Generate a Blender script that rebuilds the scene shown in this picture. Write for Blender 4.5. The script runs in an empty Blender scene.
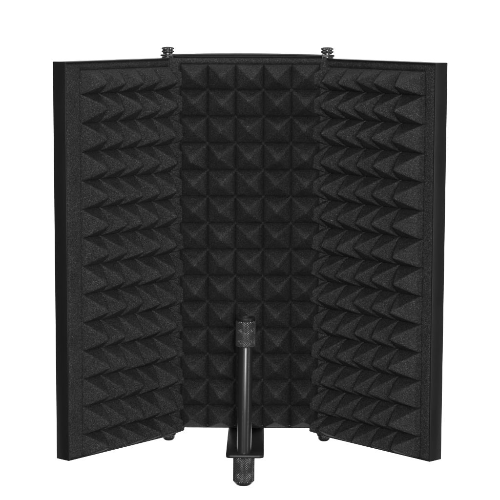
import bpy, bmesh, math, random
from mathutils import Matrix, Vector, noise

random.seed(7)
sc = bpy.context.scene
MM = 0.001

# ------------------------------------------------------------------ camera
cam_d = bpy.data.cameras.new('camera')
cam = bpy.data.objects.new('camera', cam_d)
sc.collection.objects.link(cam)
cam_d.sensor_width = 36.0
cam_d.lens = 1950.0 / 500.0 * 36.0
cam_d.clip_start = 0.05
cam_d.clip_end = 50.0
cam.matrix_world = (Matrix.Translation((18.575*MM, -1.688514, 389.803*MM))
                    @ Matrix.Rotation(0.009924, 4, 'Z')
                    @ Matrix.Rotation(math.pi/2 - 0.133751, 4, 'X')
                    @ Matrix.Rotation(0.0030936, 4, 'Z'))
sc.camera = cam

# ------------------------------------------------------------------ world, lamps, exposure
w = bpy.data.worlds.new('World')
sc.world = w
w.use_nodes = True
bg = w.node_tree.nodes['Background']
bg.inputs['Color'].default_value = (1, 1, 1, 1)
bg.inputs['Strength'].default_value = 0.02

sc.view_settings.view_transform = 'Standard'
sc.view_settings.look = 'None'
sc.view_settings.exposure = 0.0
sc.view_settings.gamma = 1.0


def softbox(name, loc, target, sx, sy, power):
    d = bpy.data.lights.new(name, 'AREA')
    d.shape = 'RECTANGLE'
    d.size = sx
    d.size_y = sy
    d.energy = power
    o = bpy.data.objects.new(name, d)
    sc.collection.objects.link(o)
    o.location = loc
    o.rotation_euler = (Vector(target) - Vector(loc)).to_track_quat('-Z', 'Y').to_euler()
    return o


softbox('overhead_softbox', (0.0, -0.3, 1.6), (0, -0.1, 0.16), 0.9, 0.3, 10)
softbox('front_softbox', (0.15, -2.3, 0.5), (0, -0.05, 0.16), 0.7, 0.4, 42)
softbox('right_strip_light', (1.15, -0.8, 0.25), (0, -0.05, 0.16), 0.07, 1.7, 5)
softbox('left_strip_light', (-0.72, -1.4, 0.25), (0, -0.05, 0.16), 0.07, 1.7, 2.6)
softbox('backdrop_lamp', (-1.0, 0.35, 0.3), (-0.75, 1.25, 0.25), 0.6, 1.2, 38)
softbox('backdrop_lamp', (1.0, 0.35, 0.3), (0.75, 1.25, 0.25), 0.6, 1.2, 38)


# ------------------------------------------------------------------ materials
def new_mat(name):
    m = bpy.data.materials.new(name)
    m.use_nodes = True
    nt = m.node_tree
    return m, nt, nt.nodes['Principled BSDF']


def make_foam():
    m, nt, p = new_mat('open_cell_foam')
    N, L = nt.nodes, nt.links
    tc = N.new('ShaderNodeTexCoord')
    vor = N.new('ShaderNodeTexVoronoi')          # cells of the foam
    vor.inputs['Scale'].default_value = 2300
    L.new(tc.outputs['Object'], vor.inputs['Vector'])
    sep = N.new('ShaderNodeSeparateColor')
    L.new(vor.outputs['Color'], sep.inputs['Color'])
    r1 = N.new('ShaderNodeValToRGB')             # cell-to-cell tone; glints of a few glossy struts painted in as pale cells
    e = r1.color_ramp.elements
    e[0].position = 0.0
    e[0].color = (0.010, 0.010, 0.0102, 1)
    e[1].position = 1.0
    e[1].color = (0.105, 0.105, 0.106, 1)
    x = r1.color_ramp.elements.new(0.55)
    x.color = (0.025, 0.025, 0.0253, 1)
    x = r1.color_ramp.elements.new(0.92)
    x.color = (0.05, 0.05, 0.0505, 1)
    L.new(sep.outputs['Red'], r1.inputs['Fac'])
    big = N.new('ShaderNodeTexNoise')
    big.inputs['Scale'].default_value = 60
    big.inputs['Detail'].default_value = 4
    L.new(tc.outputs['Object'], big.inputs['Vector'])
    mr = N.new('ShaderNodeMapRange')
    mr.inputs['From Min'].default_value = 0.3
    mr.inputs['From Max'].default_value = 0.7
    mr.inputs['To Min'].default_value = 0.85
    mr.inputs['To Max'].default_value = 1.15
    L.new(big.outputs['Fac'], mr.inputs['Value'])
    mix = N.new('ShaderNodeMix')
    mix.data_type = 'RGBA'
    mix.blend_type = 'MULTIPLY'
    mix.inputs['Factor'].default_value = 1.0
    L.new(r1.outputs['Color'], mix.inputs[6])
    L.new(mr.outputs['Result'], mix.inputs[7])
    # a few specks of dust and lint
    dv = N.new('ShaderNodeTexVoronoi')
    dv.inputs['Scale'].default_value = 140
    L.new(tc.outputs['Object'], dv.inputs['Vector'])
    ds = N.new('ShaderNodeSeparateColor')
    L.new(dv.outputs['Color'], ds.inputs['Color'])
    lim = N.new('ShaderNodeMapRange')            # speck radius, most cells have none
    lim.inputs['From Min'].default_value = 0.78
    lim.inputs['From Max'].default_value = 1.0
    lim.inputs['To Min'].default_value = 0.0
    lim.inputs['To Max'].default_value = 0.085
    L.new(ds.outputs['Red'], lim.inputs['Value'])
    lt = N.new('ShaderNodeMath')
    lt.operation = 'LESS_THAN'
    L.new(dv.outputs['Distance'], lt.inputs[0])
    L.new(lim.outputs['Result'], lt.inputs[1])
    dm = N.new('ShaderNodeMix')
    dm.data_type = 'RGBA'
    L.new(lt.outputs[0], dm.inputs['Factor'])
    L.new(mix.outputs[2], dm.inputs[6])
    dm.inputs[7].default_value = (0.13, 0.13, 0.13, 1)
    L.new(dm.outputs[2], p.inputs['Base Color'])
    p.inputs['Roughness'].default_value = 0.75
    p.inputs['Specular IOR Level'].default_value = 0.22
    fine = N.new('ShaderNodeTexNoise')
    fine.inputs['Scale'].default_value = 900
    fine.inputs['Detail'].default_value = 2
    L.new(tc.outputs['Object'], fine.inputs['Vector'])
    add = N.new('ShaderNodeMath')
    add.operation = 'ADD'
    L.new(fine.outputs['Fac'], add.inputs[0])
    L.new(vor.outputs['Distance'], add.inputs[1])
    bp = N.new('ShaderNodeBump')
    bp.inputs['Strength'].default_value = 0.6
    bp.inputs['Distance'].default_value = 0.0006
    L.new(add.outputs[0], bp.inputs['Height'])
    L.new(bp.outputs['Normal'], p.inputs['Normal'])
    return m


def make_metal(name, col, rough, spec, scale=1500, dist=0.00006, metallic=0.0):
    m, nt, p = new_mat(name)
    N, L = nt.nodes, nt.links
    tc = N.new('ShaderNodeTexCoord')
    n = N.new('ShaderNodeTexNoise')
    n.inputs['Scale'].default_value = scale
    n.inputs['Detail'].default_value = 3
    L.new(tc.outputs['Object'], n.inputs['Vector'])
    bp = N.new('ShaderNodeBump')
    bp.inputs['Strength'].default_value = 0.4
    bp.inputs['Distance'].default_value = dist
    L.new(n.outputs['Fac'], bp.inputs['Height'])
    L.new(bp.outputs['Normal'], p.inputs['Normal'])
    n2 = N.new('ShaderNodeTexNoise')
    n2.inputs['Scale'].default_value = 35
    n2.inputs['Detail'].default_value = 5
    L.new(tc.outputs['Object'], n2.inputs['Vector'])
    mr = N.new('ShaderNodeMapRange')
    mr.inputs['To Min'].default_value = rough - 0.14
    mr.inputs['To Max'].default_value = rough + 0.14
    L.new(n2.outputs['Fac'], mr.inputs['Value'])
    L.new(mr.outputs['Result'], p.inputs['Roughness'])
    p.inputs['Base Color'].default_value = (col, col, col, 1)
    p.inputs['Specular IOR Level'].default_value = spec
    p.inputs['Metallic'].default_value = metallic
    return m


FOAM = make_foam()
SHEET = make_metal('powder_coated_sheet', 0.012, 0.42, 0.45)
ROD = make_metal('black_satin_rod', 0.019, 0.28, 0.5, 800, 0.00002)
KNURL = make_metal('black_knurled_metal', 0.13, 0.24, 0.6, 800, 0.00002, 0.75)
SCREW = make_metal('black_oxide_steel', 0.09, 0.30, 0.5, 900, 0.00003, 0.8)

mw, nt, p = new_mat('white_paper')
p.inputs['Roughness'].default_value = 0.9
p.inputs['Specular IOR Level'].default_value = 0.1
tn = nt.nodes.new('ShaderNodeTexNoise')
tn.inputs['Scale'].default_value = 20
rp = nt.nodes.new('ShaderNodeValToRGB')
rp.color_ramp.elements[0].color = (0.84, 0.84, 0.84, 1)
rp.color_ramp.elements[1].color = (0.88, 0.88, 0.88, 1)
nt.links.new(tn.outputs['Fac'], rp.inputs['Fac'])
nt.links.new(rp.outputs['Color'], p.inputs['Base Color'])
PAPER = mw


# ------------------------------------------------------------------ helpers
def link_mesh(name, bm, mat, parent=None, smooth=True, angle=35):
    me = bpy.data.meshes.new(name)
    bmesh.ops.recalc_face_normals(bm, faces=bm.faces)
    bm.to_mesh(me)
    bm.free()
    me.materials.append(mat)
    if smooth:
        for f in me.polygons:
            f.use_smooth = True
        me.set_sharp_from_angle(angle=math.radians(angle))
    o = bpy.data.objects.new(name, me)
    sc.collection.objects.link(o)
    if parent:
        o.parent = parent
    return o


def bevel(bm, off, seg=2, ang=30):
    es = [e for e in bm.edges if len(e.link_faces) == 2 and e.calc_face_angle(0) > math.radians(ang)]
    bmesh.ops.bevel(bm, geom=es, offset=off, segments=seg, profile=0.5, affect='EDGES', clamp_overlap=True)


def lathe(bm, prof, cx=0, cy=0, seg=48, rfun=None):
    """prof: list of (r, z); caps at both ends"""
    rings = []
    for r, z in prof:
        ring = []
        for i in range(seg):
            a = 2*math.pi*i/seg
            rr = rfun(r, z, a) if rfun else r
            ring.append(bm.verts.new((cx + rr*math.cos(a), cy + rr*math.sin(a), z)))
        rings.append(ring)
    for a, b in zip(rings, rings[1:]):
        for i in range(seg):
            j = (i+1) % seg
            bm.faces.new((a[i], a[j], b[j], b[i]))
    bm.faces.new(rings[0])
    bm.faces.new(rings[-1])


def prism(bm, outline, z0, z1):
    lo = [bm.verts.new((x, y, z0)) for x, y in outline]
    hi = [bm.verts.new((x, y, z1)) for x, y in outline]
    bm.faces.new(lo)
    bm.faces.new(hi)
    n = len(lo)
    for i in range(n):
        j = (i+1) % n
        bm.faces.new((lo[i], lo[j], hi[j], hi[i]))


# ------------------------------------------------------------------ setting: white paper sweep
bm = bmesh.new()
prof = [(0.6, -0.9), (0.75, -0.9)]
for k in range(1, 13):
    a = k/12*math.pi/2
    prof.append((0.75 + 0.5*math.sin(a), -0.9 + 0.5*(1-math.cos(a))))
prof.append((1.25, 2.2))
rows = [[bm.verts.new((x, y, z)) for y, z in prof] for x in (-2.2, 2.2)]
for i in range(len(prof)-1):
    bm.faces.new((rows[0][i], rows[1][i], rows[1][i+1], rows[0][i+1]))
bd = link_mesh('backdrop', bm, PAPER)
bd['kind'] = 'structure'

# ------------------------------------------------------------------ the shield
root = bpy.data.objects.new('microphone_isolation_shield', None)
sc.collection.objects.link(root)
root.empty_display_size = 0.05
root['label'] = 'black folding three panel microphone isolation shield with pyramid foam lining and upright rod in front'
root['category'] = 'microphone shield'

T = 14.66          # tray depth, mm
TS = 1.3           # sheet thickness


def make_tray(bm, s0, s1, z0, z1):
    """shallow sheet-metal tray, local x = s, y = t (towards the foam), z"""
    # outer box with an opening in front
    def loop(sa, sb, za, zb, t):
        return [bm.verts.new(v) for v in ((sa, t, za), (sb, t, za), (sb, t, zb), (sa, t, zb))]
    A = loop(s0, s1, z0, z1, 0)
    B = loop(s0, s1, z0, z1, T)
    C = loop(s0+TS, s1-TS, z0+TS, z1-TS, T)
    D = loop(s0+TS, s1-TS, z0+TS, z1-TS, TS)
    bm.faces.new(A)
    bm.faces.new(D)
    for P, Q in ((A, B), (B, C), (C, D)):
        for i in range(4):
            j = (i+1) % 4
            bm.faces.new((P[i], P[j], Q[j], Q[i]))
    bmesh.ops.recalc_face_normals(bm, faces=bm.faces)
    bevel(bm, 0.55, 2)


def foam_mesh(bm, s0, s1, z0, z1, ps0, dr, cb, zb, base, height, seed, wing=False, bulge=1.1, groove=0.09, lean=0.0):
    """pyramid foam pad. columns of pyramids start at s=ps0 and run in direction dr
    with the valleys at the distances in cb; zb lists the valley heights between the rows"""
    rows = len(zb)-1
    pz0, pz1 = zb[0], zb[-1]
    rng = random.Random(seed)
    K = 24
    ncol = len(cb)-1
    ss = set()
    step = (cb[-1]-cb[0])/ncol/K
    n = int(round((s1-s0)/step))
    ss = [s0 + (s1-s0)*i/n for i in range(n+1)]
    # snap on valley lines
    for c in range(ncol+1):
        v = ps0 + dr*cb[c]
        if s0 < v < s1:
            i = min(range(len(ss)), key=lambda q: abs(ss[q]-v))
            ss[i] = v
        v = ps0 + dr*(cb[c]+cb[min(c+1, ncol)])/2
        if c < ncol and s0 < v < s1:
            i = min(range(len(ss)), key=lambda q: abs(ss[q]-v))
            ss[i] = v
    zs = [zb[i//K] + (zb[min(i//K+1, rows)]-zb[i//K])*(i % K)/K for i in range(rows*K+1)]
    m = max(2, int((z1-pz1)/1.0))
    zs += [pz1 + (z1-pz1)*(i+1)/m for i in range(m)]
    m = max(2, int((pz0-z0)/1.0))
    zs = [z0 + (pz0-z0)*i/m for i in range(m)] + zs
    jit = {(i, j): (rng.gauss(0, .8), rng.gauss(0, .8), rng.gauss(-.2, .6))
           for i in range(-1, ncol+1) for j in range(-1, rows+1)}
    R = 3.0

    def edge(d):
        if d >= R:
            return 0.0
        d = max(d, 0)
        return R - math.sqrt(max(0, R*R-(R-d)**2))

    grid = []
    for s in ss:
        col = []
        for z in zs:
            us = (s-ps0)*dr
            i = max(0, min(ncol-1, sum(1 for q in cb[1:] if q <= us)))
            u = i + (us-cb[i])/(cb[i+1]-cb[i])
            j = max(0, min(rows-1, sum(1 for q in zb[1:] if q <= z)))
            v = j + (z-zb[j])/(zb[j+1]-zb[j])
            h = 0.0
            if 0 <= u <= ncol and 0 <= v <= rows:
                ju, jv, jh = jit[(i, j)]
                fu, fv = u-i, v-j
                tu, tv = .5+ju*.05, .5+jv*.05-lean
                a = fu/tu if fu < tu else (1-fu)/(1-tu)
                b = fv/tv if fv < tv else (1-fv)/(1-tv)
                # soft minimum, rounded tip, valley slightly pinched
                k = 0.03
                q = max(0, k-abs(a-b))/k
                x = min(a, b) - q*q*k*0.25
                x = max(0, x)
                x = x if x < .95 else .95 + (x-.95)*(1-(x-.95)/.10*.5)
                y = 1-(1-x)**bulge
                # groove at the foot
                y -= groove*max(0, 1-x/(groove*.8))
                h = (height+jh)*y
            else:
                # pressed line round the pyramid field
                du = min(abs(us), abs(us-cb[-1])) if not (0 <= u <= ncol) else 0
                dv = min(abs(z-pz0), abs(z-pz1)) if not (0 <= v <= rows) else 0
                d = math.hypot(du, dv)
                h = -0.06*height*max(0, 1-d/1.6)
            e = edge(min(z1-z, 99)) + edge(min(z-z0, 99))*0.5
            if wing:
                e += edge(s1-s)
            nz = noise.noise(Vector((s*.05+seed*9, z*.05, 1.3)))*.5 + noise.noise(Vector((s*.35, z*.35, seed)))*.14
            col.append(bm.verts.new((s, base+h-e+nz, z)))
        grid.append(col)
    ns, nz_ = len(ss), len(zs)
    for i in range(ns-1):
        for j in range(nz_-1):
            bm.faces.new((grid[i][j], grid[i+1][j], grid[i+1][j+1], grid[i][j+1]))
    # back of the pad
    border = [grid[i][0] for i in range(ns)] + [grid[-1][j] for j in range(1, nz_)] + \
             [grid[i][-1] for i in range(ns-2, -1, -1)] + [grid[0][j] for j in range(nz_-2, 0, -1)]
    back = [bm.verts.new((v.co.x, TS+0.3, v.co.z)) for v in border]
    n = len(border)
    for i in range(n):
        j = (i+1) % n
        bm.faces.new((border[i], border[j], back[j], back[i]))
    bm.faces.new(back)


def ear(bm, s_edge, cs, ct, r, z0, z1):
    """rounded lug from the end of a tray to the hinge axis"""
    sg = 1 if s_edge > cs else -1
    pts = [(s_edge+sg*1.0, ct-r), (s_edge+sg*1.0, ct+r)]
    for k in range(13):
        a = math.pi/2 + math.pi*k/12
        pts.append((cs + sg*r*math.cos(a), ct + r*math.sin(a)))
    b2 = bmesh.new()
    prism(b2, pts, z0, z1)
    bmesh.ops.recalc_face_normals(b2, faces=b2.faces)
    bevel(b2, 0.25, 1)
    me = bpy.data.meshes.new('tmp')
    b2.to_mesh(me)
    b2.free()
    bm.from_mesh(me)
    bpy.data.meshes.remove(me)


def panel_matrix(origin, d, n):
    """columns: s direction, t direction, z"""
    return Matrix(((d[0], n[0], 0, origin[0]), (d[1], n[1], 0, origin[1]), (0, 0, 1, 0), (0, 0, 0, 1)))


SC = Matrix.Scale(MM, 4)


def put(name, bm, M, mat, parent, **kw):
    bm.transform(SC @ M)
    return link_mesh(name, bm, mat, parent, **kw)


AX = {-1: (-69.3, -6.0), 1: (67.6, -6.0)}
WH = 72.0
L = 133.13

# centre panel: s along +x, t along -y
Mc = panel_matrix((0, 0), (1, 0), (0, -1))
bm = bmesh.new()
make_tray(bm, -65.3, 64.2, 8.6, 333.0)
for xs in range(-55, 60, 10):
    bmesh.ops.bisect_plane(bm, geom=bm.verts[:]+bm.edges[:]+bm.faces[:], plane_co=(xs, 0, 0), plane_no=(1, 0, 0))
for v in bm.verts:
    if v.co.z > 325:
        v.co.z += 1.0*(1-((v.co.x+.8)/66.0)**2)
ear(bm, -65.3, AX[-1][0], 6.0, 6.6, 331.2, 333.0-.2)
ear(bm, 64.2, AX[1][0], 6.0, 6.6, 331.2, 333.0-.2)
ear(bm, -65.3, AX[-1][0], 6.0, 6.0, 8.8, 10.4)
ear(bm, 64.2, AX[1][0], 6.0, 6.0, 8.8, 10.4)
pc = put('panel', bm, Mc, SHEET, root)
pc['label'] = 'middle panel, standing slightly higher than the two wings'
bm = bmesh.new()
foam_mesh(bm, -69.5, 69.5, 6.9, 330.5, 1.5-59.99, 1, [23.9*k for k in range(6)], [7.6]+[27.3+23.0*k for k in range(13)]+[325.0], 15.8, 19.5, 3, bulge=1.12, groove=0.12)
put('foam_pad', bm, Mc, FOAM, pc, angle=88)

for sg, ang, seed in ((-1, 0.868, 11), (1, 0.817, 29)):
    d = (sg*math.cos(ang), -math.sin(ang))
    n = (-sg*math.sin(ang), -math.cos(ang))
    M = panel_matrix((sg*WH, 0), d, n)
    ax, ay = AX[sg]
    rx, ry = ax-sg*WH, ay
    cs, ct = rx*d[0]+ry*d[1], rx*n[0]+ry*n[1]
    bm = bmesh.new()
    make_tray(bm, cs+6.6, L, 0.0, 330.0)
    ear(bm, cs+6.6, cs, ct, 6.4, 328.2, 330.0-.2)
    ear(bm, cs+6.6, cs, ct, 6.4, 0.2, 2.0)
    pn = put('panel', bm, M, SHEET, root)
    pn['label'] = 'left wing folded forward' if sg < 0 else 'right wing folded forward'
    bm = bmesh.new()
    # inner end reaches over the hinge and is cut off where it meets the middle pad
    mar, cut, hh, cb = (18.2, 4.4, 19.5, [21.0*k for k in range(7)]) if sg < 0 else \
                       (12.8, 6.4, 22.5, [0] + [25.3+20.5*k for k in range(6)])
    foam_mesh(bm, cut, L-TS-.3, 0.3, 329.0, L-mar, -1, cb, [0.9]+[19.3+23.63*k for k in range(13)]+[322.8], 14.2, hh, seed, wing=True, lean=0.07 if sg < 0 else 0.03)
    put('foam_pad', bm, M, FOAM, pn, angle=88)

# hinge screws: a thumb screw on top, a domed screw below, on each hinge axis
for sg in (-1, 1):
    ax, ay = AX[sg]

    def notch(r, z, a):
        return r*(1 + 0.035*math.cos(20*a)) if r > 4.9 else r
    bm = bmesh.new()
    lathe(bm, [(2.4, 322.0), (2.4, 333.2), (4.4, 333.2), (4.4, 334.2), (5.2, 334.6), (5.35, 335.2), (5.35, 335.9), (4.5, 336.3),
               (4.5, 336.8), (5.3, 337.2), (5.3, 338.3), (4.6, 339.0), (3.4, 339.4), (2.6, 339.3), (2.0, 338.2)], ax, ay, 80, notch)
    s = put('thumb_screw', bm, Matrix(), SCREW, root)
    bm = bmesh.new()
    lathe(bm, [(2.5, 330.05), (5.6, 330.05), (5.6, 330.9), (2.5, 330.9)], ax, ay, 40)
    put('washer', bm, Matrix(), SCREW, s)
    bm = bmesh.new()
    lathe(bm, [(2.5, 323.5), (4.6, 323.5), (5.0, 324.2), (5.0, 327.2), (4.6, 328.0), (2.5, 328.0)], ax, ay, 6)
    bm.transform(Matrix.Translation((0, 0, 0)))
    put('nut', bm, Matrix(), SCREW, s, angle=20)
    bm = bmesh.new()
    lathe(bm, [(2.5, 6.0), (2.5, 0.1), (6.6, 0.1), (6.6, -1.0), (4.6, -1.2), (4.6, -2.0), (5.5, -2.1), (5.5, -3.4), (5.1, -4.6), (4.2, -5.6), (2.8, -6.2), (1.6, -6.3), (1.4, -5.6)],
          ax, ay, 40)
    put('domed_screw', bm, Matrix(), SCREW, root)

# mounting bracket: plate reaching forward under the middle panel, turned up behind it
bm = bmesh.new()
CX = -0.9
hw = 15.9
yf = -108.5
r = 4.2
out = [(CX-hw, 3.0), (CX-hw, yf+r)]
for k in range(1, 9):
    a = math.pi + k/8*math.pi/2
    out.append((CX-hw+r+r*math.cos(a), yf+r+r*math.sin(a)))
out.append((CX+hw-r, yf))
for k in range(1, 9):
    a = 1.5*math.pi + k/8*math.pi/2
    out.append((CX+hw-r+r*math.cos(a), yf+r+r*math.sin(a)))
out.append((CX+hw, 3.0))
prism(bm, out, 2.6, 5.2)
b2 = bmesh.new()
prism(b2, [(CX-hw, 0.35), (CX+hw, 0.35), (CX+hw, 3.0), (CX-hw, 3.0)], 5.2, 70.0)
me = bpy.data.meshes.new('tmp')
b2.to_mesh(me)
b2.free()
bm.from_mesh(me)
bpy.data.meshes.remove(me)
bmesh.ops.recalc_face_normals(bm, faces=bm.faces)
bevel(bm, 0.5, 2)
br = put('mounting_bracket', bm, Matrix(), SHEET, root)
for z in (25, 52):
    bm = bmesh.new()
    lathe(bm, [(4.5, 3.0), (4.5, 4.2), (3.6, 5.4), (2.0, 6.0)], 0, 0, 32)
    bm.transform(Matrix.Translation((CX, 0, z)) @ Matrix.Rotation(-math.pi/2, 4, 'X'))
    put('bolt', bm, Matrix(), SCREW, br)

# upright rod with a knurled knob at each end
PY = -97.5
PX0, PX1 = -1.75, -0.45


def px(z):
    return PX0 + (PX1-PX0)*z/110.0


SH = Matrix.Translation((PX0, PY, 0)) @ Matrix(((1, 0, (PX1-PX0)/110.0, 0), (0, 1, 0, 0), (0, 0, 1, 0), (0, 0, 0, 1)))

bm = bmesh.new()
lathe(bm, [(6.0, 5.2), (6.0, 94.0), (5.6, 95.0), (5.2, 97.0)], 0, 0, 64)
post = put('upright_rod', bm, SH, ROD, root)


def knurled(bm, r, z0, z1, cap):
    """diamond-knurled cylinder; cap = list of (r, z) rings above z1, or below z0 when reversed"""
    seg, nz_ = 392, 150
    nk = 28

    def rf(rr, z, a):
        if rr != r:
            return rr
        k = nk*0.5/math.pi
        p1 = (a*k*math.pi + (z-z0)*1.65) / math.pi
        p2 = (a*k*math.pi - (z-z0)*1.65) / math.pi
        g1 = abs((p1 % 1)-.5)*2
        g2 = abs((p2 % 1)-.5)*2
        return rr - 0.6*(1-min(1, min(g1, g2)*1.15))
    prof = [(r, z0+(z1-z0)*i/nz_) for i in range(nz_+1)]
    return prof, rf, seg


bm = bmesh.new()
prof, rf, seg = knurled(bm, 8.45, 96.2, 116.3, None)
lathe(bm, [(5.0, 95.6), (7.9, 95.6)] + prof + [(8.0, 116.8), (7.6, 116.9), (3.6, 116.9), (3.6, 110.0)],
      0, 0, seg, rf)
kn = put('knurled_knob', bm, SH, KNURL, post, angle=30)
kn['label'] = 'upper knurled knob with a bored end'
bm = bmesh.new()
lathe(bm, [(5.0, 117.0), (7.5, 117.0), (7.6, 117.3), (7.6, 119.0), (7.1, 119.7), (5.2, 119.8), (4.7, 119.3), (4.3, 117.5)], 0, 0, 64)
put('end_cap', bm, SH, SHEET, post)
bm = bmesh.new()
prof, rf, seg = knurled(bm, 9.15, -18.6, 1.6, None)
lathe(bm, [(5.0, -21.6), (5.6, -22.2), (6.4, -22.1), (8.2, -20.2), (8.85, -19.0)] + prof + [(8.7, 2.2), (8.2, 2.55)], 0, 0, seg, rf)
put('knurled_knob', bm, SH, KNURL, post, angle=30)['label'] = 'lower knurled knob under the bracket'
